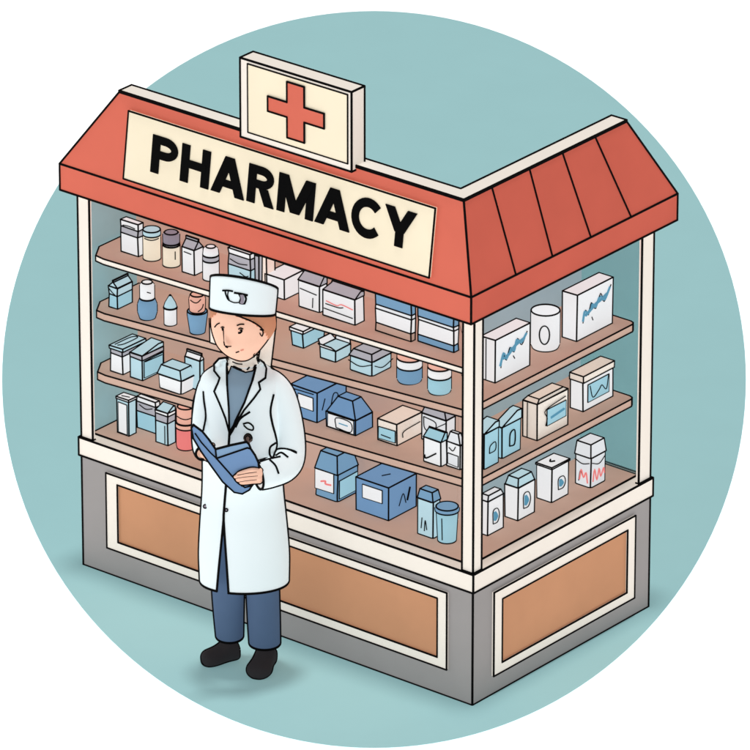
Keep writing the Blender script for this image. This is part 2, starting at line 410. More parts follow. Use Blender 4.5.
# ---------------------------------------------------------------- goods on the shelves
RI_ = .0034
N_ITEM = [0]
def place(px, py, kind):
    p = hit(px, py, 2, 1.0)
    for _ in range(4): p = hit(px, py, 2, zs(kind, p.x))
    return p
CM = {}
def box_item(name, label, cat, kind, px, py, wl, wr, h, parts, top=None, lab=None, lab2=None, scr=None, group=None, taper=0, bev=0.0, maxd=None):
    """px,py: nearest bottom corner; wl, wr: seen widths of the left and right faces, h: height (all px of the photograph)
       parts: [(z fraction from, to, colour)]; lab/lab2: (u0,u1,v0,v1,colour) on the left/right face; scr: strokes [(face, [(u,v)...])]"""
    p = place(px, py, kind); w, d, hh = wl / 194, wr / 158, h / 228
    x1, y0 = p.x, p.y; x0, y1 = x1 - w, y0 + d
    if kind[0] in 'F' or (kind == 'C' and px < 470):
        if y0 < .016: y0 = .016
        if y1 > DEP - .02: y1 = DEP - .02
        if y1 - y0 < .02: y0 = y1 - .03
        if kind == 'C' and y0 < .06: y0 = .06; y1 = max(y1, .1)
    else:
        if x1 > -.016: x1 = -.016
        if kind == 'C' and x1 > -.06: x1 = -.06
        if x0 < -DEP + .02: x0 = -DEP + .02
    w, d = x1 - x0, y1 - y0
    z = zs(kind, (x0 + x1) / 2) + .0012
    if kind[0] == 'F': z = zs(kind, x1) + .001 - .0
    t = thing(name, label, cat, ((x0 + x1) / 2, (y0 + y1) / 2, z), 0, group)
    w2, d2 = w / 2, d / 2
    bm = bmesh.new(); cols = []
    for (a, b, c) in parts:
        if c not in cols: cols.append(c)
    J = .0022
    bh = parts[-1][1] * hh
    # side outline rings with slight hand-drawn wobble
    lv = sorted({a for a, b, c in parts} | {parts[-1][1]})
    rings = []
    for f in lv:
        k = 1 - taper * f
        ring = []
        c = min(bev, w2 * .8, d2 * .8) if bev else 0
        base = []
        for sx, sy_ in ((-1, -1), (1, -1), (1, 1), (-1, 1)):
            X, Y = sx * w2 * k, sy_ * d2 * k
            if c:
                st = [(X, Y - sy_ * c), (X - sx * c * .3, Y - sy_ * c * .3), (X - sx * c, Y)]
                if sx * sy_ < 0: st = st[::-1]
                base += st
            else: base.append((X, Y))
        for q_, (X, Y) in enumerate(base):
            ring.append(bm.verts.new((X + random.uniform(-J, J) * (0 if f == 0 else 1), Y + random.uniform(-J, J) * (0 if f == 0 else 1), f * hh)))
        rings.append(ring)
    n = len(rings[0])
    for k, (a, b) in enumerate(zip(rings, rings[1:])):
        mid = (lv[k] + lv[k + 1]) / 2; c = next(c for (s0, s1, c) in parts if s0 <= mid <= s1)
        for q_ in range(n):
            f = bm.faces.new((a[q_], a[(q_ + 1) % n], b[(q_ + 1) % n], b[q_])); f.material_index = cols.index(c)
    bm.faces.new(rings[0][::-1])
    tf = bm.faces.new(rings[-1]); tf.material_index = cols.index(parts[-1][2])
    vl = [[r_[3 * c_ + 1].co.copy() for r_ in rings] for c_ in (0, 1, 2)] if bev and n == 12 else ()
    body = finish('body', bm, cols, t, ink=RI_, ang=50 if bev else 28, lines=vl, line_r=RI_)
    tw, td = w2 * (1 - taper), d2 * (1 - taper)
    if top:
        ty, tcol, th = top[:3]; hr_ = top[3] if len(top) > 3 else .78; th = th / 228; bm = bmesh.new(); zb = bh + .0008
        if ty == 'lid':
            quad_box(bm, -tw - .003, tw + .003, -td - .003, td + .003, zb, zb + th, jit=.001)
        elif ty == 'gable':      # carton top folding to a ridge along x
            A0 = [(-tw, -td, zb), (tw, -td, zb), (tw, td, zb), (-tw, td, zb)]; r0, r1 = (-tw, 0, zb + th), (tw, 0, zb + th)
            f_ = (-tw, .0, zb + th * 1.35), (tw, .0, zb + th * 1.35)
            hull(bm, [[A0[0], A0[1], r1, r0], [A0[2], A0[3], r0, r1], [A0[1], A0[2], r1], [A0[3], A0[0], r0], A0[::-1]])
            quad_box(bm, -tw, tw, -.002, .002, zb + th * .92, zb + th * 1.3)
        elif ty == 'gabley':     # ridge along y
            A0 = [(-tw, -td, zb), (tw, -td, zb), (tw, td, zb), (-tw, td, zb)]; r0, r1 = (0, -td, zb + th), (0, td, zb + th)
            hull(bm, [[A0[1], A0[2], r1, r0], [A0[3], A0[0], r0, r1], [A0[0], A0[1], r0], [A0[2], A0[3], r1], A0[::-1]])
            quad_box(bm, -.002, .002, -td, td, zb + th * .92, zb + th * 1.3)
        elif ty == 'slant':      # wedge top sloping down to the front
            a = [(-tw, -td, zb), (tw, -td, zb), (tw, td, zb), (-tw, td, zb)]; u = [(-tw * .9, td * .6, zb + th), (tw * .9, td * .6, zb + th), (tw, td, zb + th), (-tw, td, zb + th)]
            hull(bm, [a[::-1], u, [a[0], a[1], u[1], u[0]], [a[1], a[2], u[2], u[1]], [a[2], a[3], u[3], u[2]], [a[3], a[0], u[0], u[3]]])
        elif ty == 'hip':        # shoulders narrowing to a small flat top
            a = [(-tw, -td, zb), (tw, -td, zb), (tw, td, zb), (-tw, td, zb)]; u = [(x * hr_, y * hr_, zb + th) for x, y, _ in a]
            hull(bm, [a[::-1], u] + [[a[k], a[(k + 1) % 4], u[(k + 1) % 4], u[k]] for k in range(4)])
        elif ty == 'flaps':      # open carton flaps
            hull(bm, [[(-tw, -td, zb), (tw, -td, zb), (tw * .9, -td * 1.5, zb + th), (-tw * .9, -td * 1.4, zb + th * .9)]])
            hull(bm, [[(-tw, td, zb), (tw, td, zb), (tw * .9, td * 1.0, zb + th * 1.3), (-tw * .9, td * 1.0, zb + th * 1.2)]])
            hull(bm, [[(-tw, -td, zb), (-tw, td, zb), (-tw * 1.5, td * .8, zb + th), (-tw * 1.5, -td * .8, zb + th)]])
        if len(bm.verts): finish({'lid': 'lid', 'flaps': 'flap'}.get(ty, 'folded_top'), bm, [tcol], t, ink=RI_ * .95)
        else: bm.free()
    for L_, face in ((lab, 0), (lab2, 1)):
        if not L_: continue
        u0, u1, v0, v1, c = L_; bm = bmesh.new(); e = .003
        kk = 1 - taper * (v0 + v1) / 2
        if face == 0: q_ = [((-1 + 2 * u) * w2 * .98, -d2 * kk - e, v * hh) for u, v in ((u0, v0), (u1, v0), (u1, v1), (u0, v1))]; nn = (0, .002, 0)
        else: q_ = [(w2 * kk + e, (-1 + 2 * u) * d2 * .98, v * hh) for u, v in ((u0, v0), (u1, v0), (u1, v1), (u0, v1))]; nn = (-.002, 0, 0)
        q_ = [(x + random.uniform(-.001, .001) * (face == 0), y + random.uniform(-.001, .001) * (face == 1), z_ + random.uniform(-.002, .002)) for x, y, z_ in q_]
        r_ = [(x + nn[0], y + nn[1], z_ + nn[2]) for x, y, z_ in q_]
        hull(bm, [q_, r_[::-1]] + [[q_[k], q_[(k + 1) % 4], r_[(k + 1) % 4], r_[k]] for k in range(4)])
        finish('label', bm, [c], body, ink=RI_ * .55)
    for fc_ in sorted({q_[0] for q_ in scr or ()}):
        bm = bmesh.new(); e = .0045
        for face, pts, col, rr in scr:
            if face != fc_: continue
            if face == 0: pp = [((-1 + 2 * u) * w2, -d2 * (1 - taper * v) - e, v * hh) for u, v in pts]
            elif face == 1: pp = [(w2 * (1 - taper * v) + e, (-1 + 2 * u) * d2, v * hh) for u, v in pts]
            else: pp = [((-1 + 2 * u) * tw, (-1 + 2 * v) * td, bh + (top[2] / 228 if top and top[0] == 'lid' else 0) + e * .6) for u, v in pts]
            sweep(bm, spline(pp, 4), rr, 6, {'ink': 0, 'blue': 1, 'red': 2}[col])
        finish('printed_mark', bm, [INK, 'pen', 'pink'], body, ink=0)
    return t

def lathe_item(name, label, cat, kind, cx, by, r, h, prof, lab=None, scr=None, group=None, open_top=False, squash=1.0):
    """cx: centre px, by: lowest px of the base; prof: parts [(name, [(r factor, z fraction)...], colour)]"""
    rr = r / 250
    p = place(cx, by - r * sp, kind); x, y = p.x, p.y
    if kind[0] == 'F' or (kind == 'C' and cx < 470): y = min(max(y, rr + (.06 if kind == 'C' else .016)), DEP - .014 - rr)
    else: x = max(min(x, -rr - .016), -DEP + .014 + rr)
    t = thing(name, label, cat, (x, y, zs(kind, x) + .0015), 0, group)
    hh = h / 228; N = 28; first = None
    vxy = Vector((VK.x, VK.y)).length; az = math.atan2(VK.y, VK.x)
    for (pn, pf, col) in prof:
        bm = bmesh.new(); rings = []
        P = [(f * rr, z_ * hh) for f, z_ in pf]
        for f, z_ in P: rings.append([bm.verts.new((f * math.cos(2 * PI * k / N), f * math.sin(2 * PI * k / N), z_)) for k in range(N)])
        for a, b in zip(rings, rings[1:]):
            for k in range(N):
                fc = bm.faces.new((a[k], a[(k + 1) % N], b[(k + 1) % N], b[k])); fc.smooth = True
        bm.faces.new(rings[0][::-1])
        if not (open_top and pn == 'body'): bm.faces.new(rings[-1])
        lines = []
        for (ra, za), (rb, zb) in zip(P, P[1:]):
            nz, nr = -(rb - ra), (zb - za)
            if abs(nr) < 1e-6: continue
            k = -(nz * VK.z) / (nr * vxy)
            if abs(k) < 1:
                for sg in (-1, 1):
                    an = az + sg * math.acos(k)
                    lines.append([(ra * math.cos(an), ra * math.sin(an), za), (rb * math.cos(an), rb * math.sin(an), zb)])
        bmx = finish(pn, bm, [col], t, ink=RI_, ang=48, lines=lines, line_r=RI_)
        if first is None: first = bmx
    def onsurf(u, v, e=.003):  # u: -1..1 across as seen, v: height fraction
        an = az + math.asin(max(-1, min(1, u)))
        f = 1
        for pn, pf, col in prof:
            for (ra, za), (rb, zb) in zip(pf, pf[1:]):
                if za <= v <= zb and zb > za: f = ra + (rb - ra) * (v - za) / (zb - za)
        return ((f * rr + e) * math.cos(an), (f * rr + e) * math.sin(an), v * hh)
    if lab:
        u0, u1, v0, v1, c = lab; bm = bmesh.new(); n = 8
        g = [[bm.verts.new(onsurf(u0 + (u1 - u0) * k / n, v)) for k in range(n + 1)] for v in (v0, v1)]
        for k in range(n): f = bm.faces.new((g[0][k], g[0][k + 1], g[1][k + 1], g[1][k])); f.smooth = True
        finish('label', bm, [c], first, ink=RI_ * .55)
    if scr:
        bm = bmesh.new()
        for pts, col, q in scr: sweep(bm, [onsurf(u, v, .002) for u, v in spline2(pts)], q, 6, {'ink': 0, 'blue': 1, 'red': 2}[col])
        finish('printed_mark', bm, [INK, 'pen', 'pink'], first, ink=0)
    return t
def spline2(pts): return [(p.x, p.y) for p in spline([(u, v, 0) for u, v in pts], 5)]

full = lambda c: [(0, 1, c)]
I = 'ink'; B = 'blue'; RD = 'red'
q1, q2 = .0023, .0038
# ---- front wing, top board
box_item('medicine_carton', 'white carton with grey band and white cap, first on the top left shelf', 'carton', 'F1', 138.5, 257, 18, 5, 32, [(0, .60, 'white'), (.60, .80, 'greyish'), (.80, 1, 'white')], scr=[(0, [(.15, .86), (.5, .88), (.85, .86)], I, q1)])
lathe_item('medicine_jar', 'cream jar with a pale blue lid, beside the first white carton of the top shelf', 'jar', 'F1', 152, 262, 8.8, 29, [('body', [(1, 0), (1, .74), (.86, .82)], 'warm'), ('lid', [(1, .83), (1.0, 1)], 'pale')], scr=[([(-.8, .76), (0, .74), (.8, .76)], I, q1)])
lathe_item('medicine_jar', 'cream jar with a dark grey-mauve cap on the top left shelf', 'jar', 'F1', 171.5, 268.4, 8.6, 32.5, [('body', [(1, 0), (1, .62)], 'warm'), ('neck', [(.97, .63), (.97, .68)], 'white'), ('lid', [(.95, .69), (.98, .95), (.8, 1)], 'mauve')], scr=[([(.45, .25), (.45, .5)], I, q1)])
box_item('gable_carton', 'white carton with folded grey top, fourth from the left on the top shelf', 'carton', 'F1', 194.5, 275.8, 12.5, 8.5, 25, full('white'), top=('gable', 'greyish', 7), scr=[(0, [(.2, .85), (.8, .83)], I, q1)])
lathe_item('medicine_bottle', 'white bottle with grey ringed shoulder, just left of the white hat on the top shelf', 'bottle', 'F1', 211, 282, 8, 32, [('body', [(1, 0), (1, .58)], 'white'), ('shoulder', [(1, .59), (.98, .74)], 'greyish'), ('cap', [(.98, .75), (.9, .92), (.6, 1)], 'white')])
box_item('medicine_box', 'pale box with a grey top drawer-like band, behind the white hat of the person', 'box', 'F1', 252, 290, 22, 3, 36, [(0, .55, 'pale'), (.55, .85, 'greyish'), (.85, 1, 'white')], scr=[(0, [(.1, .72), (.5, .66), (.9, .7)], I, q1), (0, [(.55, .42), (.8, .36), (.95, .4)], I, q1)])
box_item('folder', 'thin tall white folder standing upright on the top shelf above the cap', 'folder', 'F1', 267, 295, 5, 8, 37, full('trim'))
box_item('folder', 'thin tall grey-white folder leaning next to the pale box on the top shelf', 'folder', 'F1', 259, 292.5, 3.5, 8, 36, full('greyish'))
box_item('medicine_box', 'plain white cube box right above the shoulder of the person, on the top shelf', 'box', 'F1', 284.4, 300, 19, 19, 20, full('white'))
box_item('pouch', 'white pouch with a grey folded flap on the top shelf, left of the striped box', 'pouch', 'F1', 319.5, 313, 21, 7, 26, full('white'), top=('slant', 'greyish', 7), taper=-.04, bev=.006, scr=[(0, [(.1, .72), (.9, .66)], I, q1), (0, [(.7, .12), (.72, .5)], I, q1)])
box_item('medicine_box', 'white oblong box with a thin red and black stripe on the top shelf', 'box', 'F1', 355, 325.5, 32, 9, 25, full('white'), top=('slant', 'greyish', 4), scr=[(0, [(.12, .62), (.45, .56), (.6, .66), (.95, .6)], RD, q1), (0, [(.1, .5), (.5, .50), (.65, .56)], I, q1), (0, [(.05, .3), (.95, .26)], I, q1)])
box_item('storage_jar', 'wide jar with white band and clear foot, left of two on the top shelf', 'jar', 'F1', 411, 342, 35, 4, 46, [(0, .17, 'back'), (.17, .47, 'white'), (.47, .56, 'bottlew'), (.56, 1, 'blue')])
box_item('storage_jar', 'wide white-banded jar with blue foot, nearest the corner post on the top shelf', 'jar', 'F1', 455.5, 352, 35, 3, 46, [(0, .15, 'blue'), (.15, .46, 'white'), (.46, .54, 'bottlew'), (.54, 1, 'blue')])
# ---- front wing, second board
box_item('medicine_carton', 'small light blue carton with slanted top at the left end of the second shelf', 'carton', 'F2', 117.6, 309.5, 9, 14.5, 21, [(0, .62, 'sky'), (.62, 1, 'pale')], top=('gabley', 'pale', 5), scr=[(0, [(0, .95), (.5, .75), (1, .62)], I, q1)])
lathe_item('medicine_bottle', 'round blue bottle with a white cap on the second shelf', 'bottle', 'F2', 147.5, 322, 9.8, 36, [('body', [(.78, 0), (1, .18), (1, .38), (.76, .55)], 'blue'), ('cap', [(.74, .56), (.74, .92), (.55, 1)], 'white')], scr=[([(.0, .8), (.5, .76)], I, q1)])
lathe_item('dropper_bottle', 'tiny white bottle with a pointed blue tip on the second shelf', 'bottle', 'F2', 170.5, 327, 6.8, 29, [('body', [(.9, 0), (.9, .50), (1, .58)], 'white'), ('tip', [(.95, .59), (.75, .74), (.1, 1)], 'pale')])
lathe_item('pump_bottle', 'blue tapered bottle with a pale pump top, between the tiny bottle and the face', 'bottle', 'F2', 197.5, 336.5, 10.2, 38, [('body', [(.72, 0), (.98, .48), (.98, .56)], 'blue'), ('pump', [(.74, .57), (.8, .88), (.66, 1)], 'salmon')], scr=[([(-.8, .9), (-.1, .86), (.5, .94)], I, q1), ([(.1, .62), (.6, .70), (.75, .8)], I, q1)])
box_item('card_box', 'narrow white card box between the blue pump bottle and the face', 'box', 'F2', 219, 346, 9.5, 5, 24, full('trim'))
box_item('tub', 'light blue wedge-shaped tub with white lid, first to the right of the face', 'tub', 'F2', 303.5, 348.5, 11, 20, 15, full('sky'), top=('lid', 'white', 3), taper=-.12)
box_item('open_box', 'small light blue box with raised white flaps on the second shelf', 'box', 'F2', 335.5, 362.5, 15, 15, 11, full('pale'), top=('flaps', 'white', 5))
box_item('tray_pack', 'rounded pale blue tray pack with crumpled grey film on the second shelf', 'pack', 'F2', 372, 377, 23, 20, 14, full('pale'), top=('hip', 'greyish', 6), bev=.014, scr=[(0, [(.0, .7), (.5, .5), (1, .85)], I, q1), (1, [(.1, .7), (.5, .35), (1, .6)], I, q1)])
for cx, by, r, h, lb in ((409.5, 386, 12.4, 31, 'darker blue pink-topped jar of the pair on the second shelf'), (439.5, 396.5, 11.5, 33, 'lighter blue pink-topped jar beside the corner post on the second shelf')):
    lathe_item('medicine_jar', lb, 'jar', 'F2', cx, by, r, h, [('body', [(.88, 0), (1, .08), (1, .47)], 'blue' if cx < 420 else 'sky'), ('label_band', [(1, .475), (1, .74)], 'white'), ('lid', [(.98, .745), (.98, 1)], 'salmon')])
# ---- front wing, third board
box_item('medicine_carton', 'long pale carton with looped top, farther left of a pair on the third shelf', 'carton', 'F3', 123, 375, 13, 22, 23, [(0, .80, 'white'), (.8, 1, 'greyish')], top=('lid', 'pale', 3), scr=[(2, [(.2, .1), (.25, .8), (.6, .9), (.6, .3), (.4, .1)], I, q1)])
box_item('medicine_carton', 'long light blue carton with grey front, right one of a pair on the third shelf', 'carton', 'F3', 142.5, 381, 12.5, 21, 25, [(0, .82, 'pale'), (.82, 1, 'greyish')], top=('slant', 'pale', 4), lab2=(.05, .95, .08, .78, 'sky'), scr=[(1, [(.1, .74), (.9, .70)], I, q1)])
box_item('pot', 'rounded white pot under a crumpled pale blue lid, beside the sleeve', 'pot', 'F3', 181, 395, 23, 13, 14, full('white'), top=('hip', 'pale', 9), bev=.012, taper=-.08, scr=[(2, [(.2, .3), (.6, .5), (.9, .3), (.5, .1)], I, q1)])
box_item('medicine_pack', 'upright pale pack with a folded tip, behind the rounded pot', 'pack', 'F3', 200, 391, 15, 4, 30, full('pale'), top=('gable', 'white', 5))
box_item('storage_box', 'large blue box with a white label, partly behind the coat on the third shelf', 'box', 'F3', 317, 423, 27, 29, 30, full('deep'), lab=(.30, .88, .36, .80, 'white'), scr=[(1, [(.25, .7), (.15, .35)], I, q1), (1, [(.45, .35), (.55, .72), (.7, .62), (.6, .3)], I, q1), (0, [(.02, .9), (.9, .93)], I, q1)])
box_item('tape_dispenser', 'blue gabled box with a white labelled front on the third shelf', 'box', 'F3', 355.5, 436, 29, 17, 15, full('deep'), top=('hip', 'deep', 15, .5), lab=(.04, .96, .06, .94, 'white'), scr=[(0, [(.35, .15), (.35, .8), (.85, .8), (.85, .15), (.35, .15)], I, q1), (0, [(.45, .5), (.75, .5)], B, q1)])
box_item('medicine_box', 'oblong cream-white box with a blue front label on the third shelf', 'box', 'F3', 397, 446, 19, 25, 21, full('trim'), lab=(.04, .94, .10, .66, 'sky'), scr=[(1, [(.2, .28), (.25, .55), (.9, .62)], I, q1), (0, [(.2, .3), (.7, .28)], I, q1)])
box_item('crumpled_pack', 'grey-white crumpled pack at the back, behind the teal-topped carton', 'pack', 'F3', 446, 447, 24, 9, 26, full('bottlew'), top=('hip', 'greyish', 8), scr=[(0, [(.1, .9), (.15, .45), (.5, .4), (.6, .8), (.1, .9)], I, q1), (0, [(.3, .3), (.6, .6), (1, .9)], I, q1)])
box_item('medicine_carton', 'small white carton with teal slanted top and a black tick', 'carton', 'F3', 441, 467, 17.5, 6, 24, full('white'), top=('slant', 'sky', 7), bev=.006, scr=[(0, [(.1, .3), (.2, .18), (.75, .5)], I, q2)])
box_item('medicine_bottle', 'white squared bottle half hidden by the corner post on the third shelf', 'bottle', 'F3', 460, 470, 13, 4, 24, full('white'), top=('hip', 'bottlew', 10, .6), lab=(.1, .9, .1, .55, 'bottlew'), scr=[(0, [(.2, .8), (.5, .7), (.7, .9)], I, q1)])
# ---- counter, front wing
box_item('medicine_carton', 'tall pale blue carton at the left end of the counter', 'carton', 'C', 129, 436.5, 12, 7, 35, full('pale'), top=('lid', 'white', 2), lab=(.12, .88, .04, .92, 'white'), scr=[(2, [(.2, .3), (.8, .5)], I, q1)])
box_item('medicine_box', 'wide box with grey top and bright blue lower half between two tall cartons', 'box', 'C', 156, 434, 19.5, 4, 32, [(0, .55, 'sky'), (.55, .85, 'greyish'), (.85, 1, 'white')], scr=[(0, [(.15, .78), (.5, .70), (.85, .78)], I, q1)])
box_item('medicine_carton', 'tall pale carton with a grey band under its curled top, left of the pink jar', 'carton', 'C', 168, 446, 12.5, 7.5, 33, [(0, .68, 'pale'), (.68, .9, 'greyish'), (.9, 1, 'white')], top=('slant', 'pale', 4), scr=[(0, [(.8, .05), (.8, .6)], I, q1)])
lathe_item('medicine_jar', 'pink jar with stacked salmon lids beside the sleeve on the counter', 'jar', 'C', 186, 451.5, 9.6, 42, [('body', [(.92, 0), (1, .08), (1, .50)], 'pink'), ('rim', [(1.04, .505), (1.04, .62)], 'salmon'), ('lid', [(.94, .625), (.94, .97), (.86, 1)], 'salmon')], scr=[([(-.9, .80), (.0, .77), (.9, .80)], I, q1)])
box_item('medicine_bag', 'blue bag with a white label carrying a small red mark, on the counter', 'bag', 'C', 337.5, 502.5, 23, 21, 27, [(0, .2, 'blue'), (.2, 1, 'blue')], top=('hip', 'blue', 17, .72), bev=.012, lab=(.02, .86, .28, 1.0, 'white'), lab2=(.06, .96, .1, .78, 'sky'), scr=[(0, [(.3, .6), (.5, .66), (.5, .56), (.75, .58)], RD, q2), (2, [(.3, .3), (.6, .3)], I, q1)])
box_item('storage_box', 'blue cube box with a white square label, centre of the counter', 'box', 'C', 388.5, 521, 32.5, 28, 33, full('deep'), lab=(.20, .82, .46, .86, 'white'), scr=[(1, [(.35, .3), (.5, .62), (.6, .3)], I, q1), (1, [(.65, .35), (.75, .72)], I, q2), (2, [(.45, .4), (.55, .6)], I, q1)])
box_item('medicine_carton', 'light blue carton with rounded shoulders left of the blue cup', 'carton', 'C', 433, 539, 16, 8, 36, full('pale'), top=('hip', 'blue', 9), bev=.008, taper=.03, scr=[(0, [(.3, .2), (.35, .5)], I, q1), (0, [(.5, .15), (.55, .45), (.65, .2)], I, q1)])
lathe_item('cup', 'blue cup with a wide pale lid, nearest the corner post on the counter', 'cup', 'C', 447, 545, 11.6, 34, [('body', [(.78, 0), (.92, .88)], 'sky'), ('lid', [(1.02, .885), (1.04, .97), (.96, 1)], 'blue')], scr=[([(-.5, .1), (-.5, .75)], I, q1)])
# ---- short wing, upper board
box_item('medicine_box', 'tall white box with blue scribbled writing beside the corner post', 'box', 'R1', 495, 383.3, 13.5, 35, 42, full('white'), scr=[(0, [(.38, .02), (.38, .98)], I, q1), (1, [(.12, .35), (.22, .62), (.3, .45), (.42, .66), (.52, .55), (.6, .78), (.72, .66), (.88, .82)], B, .0045), (1, [(.2, .5), (.34, .52), (.46, .6), (.6, .68), (.8, .72)], B, .006), (1, [(.14, .3), (.2, .6), (.3, .42), (.4, .68), (.52, .52), (.62, .8), (.74, .6), (.9, .86)], I, q1), (1, [(.5, .44), (.54, .36)], I, q1)])
lathe_item('cup', 'open white cup with a black letter O, on the upper side shelf', 'cup', 'R1', 545.2, 353, 14.4, 36.5, [('body', [(.88, 0), (1, .1), (1, 1)], 'white')], open_top=True, scr=[([(-.08 + .34 * math.cos(a), .48 + .25 * math.sin(a)) for a in [2 * PI * k / 14 for k in range(15)]], I, .003)])
box_item('medicine_box', 'largest white box with blue scribbled writing, right end of the upper side shelf', 'box', 'R1', 576.5, 341.8, 14, 37, 46, full('white'), scr=[(1, [(.15, .38), (.2, .58), (.3, .5), (.4, .66), (.5, .56), (.62, .74), (.75, .62), (.9, .84)], B, .0045), (1, [(.22, .48), (.36, .55), (.5, .62), (.65, .66), (.82, .72)], B, .006), (1, [(.15, .34), (.22, .6), (.3, .46), (.38, .7), (.5, .52), (.64, .8), (.74, .58), (.93, .88)], I, q1), (1, [(.4, .38), (.43, .30)], I, q1)])
# ---- short wing, lower board
box_item('medicine_bag', 'light blue bag with small square mark against the corner post on the side shelf', 'bag', 'R2', 484, 470, 12, 15, 35, full('sky'), top=('slant', 'pale', 6), bev=.008, scr=[(1, [(.3, .4), (.35, .6), (.7, .65), (.7, .42), (.3, .4)], I, q1)])
box_item('medicine_bag', 'light blue bag with folded flap and an upright black mark', 'bag', 'R2', 502, 459, 8, 19, 31, full('sky'), top=('slant', 'pale', 9), bev=.008, taper=-.05, scr=[(1, [(.35, .3), (.38, .7), (.62, .74), (.62, .3), (.35, .3)], I, q2 * .8)])
box_item('medicine_box', 'white box with lid seam and blue rectangular label, middle of the lower side shelf', 'box', 'R2', 537, 441, 14, 31.5, 36, full('trim'), top=('hip', 'trim', 3), lab2=(.30, .93, .28, .72, 'sky'), scr=[(0, [(.35, .02), (.35, .98)], I, q1), (1, [(.25, .3), (.3, .5), (.25, .75), (.9, .85)], I, q1), (1, [(.42, .46), (.85, .52)], B, .005)])
box_item('medicine_box', 'white lidded box with pale blue picture label, right end of the lower side shelf', 'box', 'R2', 583, 412, 12.5, 31, 29, full('white'), top=('lid', 'trim', 6.5), lab2=(.14, .86, .24, .86, 'sky'), scr=[(1, [(.2, .8), (.3, .35), (.5, .5), (.6, .62), (.75, .4), (.82, .85)], I, q1)])
# ---- short wing, counter
def dmark(u0=.3, w=.4, v0=.28, v1=.66):
    return [(1, [(u0, v0), (u0, v1), (u0 + w * .7, v1 + .02), (u0 + w, (v0 + v1) / 2), (u0 + w * .7, v0), (u0, v0)], I, q1), (1, [(u0 + .12, v0 + .08), (u0 + .12, v1 - .06), (u0 + w * .6, (v0 + v1) / 2), (u0 + .14, v0 + .1)], B, .0055)]
box_item('gable_carton', 'white carton with blue letter mark, first on the side counter by the post', 'carton', 'C', 487.5, 536, 8, 16, 34, full('white'), top=('hip', 'bottlew', 5), scr=dmark())
box_item('gable_carton', 'white carton with pale blue folded cap and blue mark, second on the side counter', 'carton', 'C', 517.7, 521, 12.5, 17, 33, full('white'), top=('hip', 'pale', 8), scr=dmark(.3, .42, .3, .72))
box_item('canister', 'white squared canister with a thumb slot on top, third on the side counter', 'canister', 'C', 551.5, 503, 15, 17.5, 34, full('white'), top=('lid', 'white', 1.5), bev=.006, scr=dmark(.35, .42, .3, .62) + [(2, [(.35, .5), (.5, .35), (.65, .5)], I, q2)])
box_item('paper_bag', 'crinkled grey-white paper bag with red scribble, right end of the side counter', 'bag', 'C', 590.5, 488.5, 16, 16, 30, full('bottlew'), top=('hip', 'bottlew', 13, .86), bev=.012, scr=[(0, [(.35, .2), (.45, .55), (.6, .3), (.75, .5), (.85, .15)], RD, q2 * .8), (1, [(.1, .2), (.2, .6), (.35, .2), (.5, .55), (.6, .25), (.8, .5), (.85, .3)], RD, q1 * 1.2), (0, [(.3, .15), (.4, .5), (.55, .35)], I, q1), (0, [(.05, .86), (.5, .76), (.95, .84)], I, q1), (1, [(.05, .84), (.5, .72), (.9, .9)], I, q1)])

PL = dict(box='boxes', carton='cartons', jar='jars', bottle='bottles', bag='bags', pack='packs', cup='cups', folder='folders')
for ob in list(COL.objects):
    if ob.get('category') in PL and not ob.get('group'): ob['group'] = PL[ob['category']] + ' on the kiosk shelves'

# ---------------------------------------------------------------- the pharmacist
base = hit(242, 668, 2, .004)
PS = .0056
person = None
def L3(px, py, d=0): return Vector(((px - 242) / 247.6, d, (668 - py - 102 * d) / 225.6))
def loft(rows, n=48, gap=None, tilt=0):
    """rows: (py at depth 0, left px, right px, depth radius, depth centre); open tube of smooth ellipses"""
    bm = bmesh.new(); rings = []
    P = spline([(a, b, c) for a, b, c, *_ in rows], 5); Q = spline([(r[3], r[4] if len(r) > 4 else 0, 0) for r in rows], 5)
    for p, q in zip(P, Q):
        z = (668 - p.x) / 225.6; x0, x1 = (p.y - 242) / 247.6, (p.z - 242) / 247.6
        cx, rx = (x0 + x1) / 2, (x1 - x0) / 2
        a0, g = gap(p.x, cx, rx) if gap else (0, 0)
        ring = []
        for k in range(n + (1 if gap else 0)):
            a = a0 + g + (2 * PI - 2 * g) * k / n
            ring.append(bm.verts.new((cx + rx * math.sin(a), q.y - q.x * math.cos(a), z + tilt * -q.x * math.cos(a))))
        rings.append(ring)
    for a, b in zip(rings, rings[1:]):
        for k in range(n if gap else n):
            if gap and k == n: continue
            k2 = k + 1 if gap else (k + 1) % n
            f = bm.faces.new((a[k], b[k], b[k2], a[k2])); f.smooth = True
    return bm, rings

# -- body: one continuous skin
def sw(bm, pts, rad, n=20, k=6):
    p = spline(pts, k); r = [q.x for q in spline([(x, 0, 0) for x in rad], k)]
    sweep(bm, p, r, n, smooth=True)
bm = bmesh.new()
HEAD = [(300, 226, 264, .075, .0), (308, 217, 272, .098, .0), (318, 214.6, 275.5, .108, .0), (328, 214.6, 275.5, .108, 0), (336.5, 217, 271, .102, -.005), (344, 220.5, 265, .088, -.010), (350.8, 228, 258.5, .064, -.018), (355.5, 238, 252, .03, -.026)]
hb, hr = loft(HEAD, 40)
hb.faces.new(hr[0][::-1]); hb.faces.new(hr[-1])
for f in hb.faces: f.smooth = True
tmp = bpy.data.meshes.new('t'); bmesh.ops.recalc_face_normals(hb, faces=hb.faces)
HBVH = BVHTree.FromBMesh(hb)
hb.to_mesh(tmp); bm.from_mesh(tmp); hb.free()
sw(bm, [L3(244, 345, .0), L3(244, 362, .01), L3(244, 376, .015)], [.05, .045, .05])
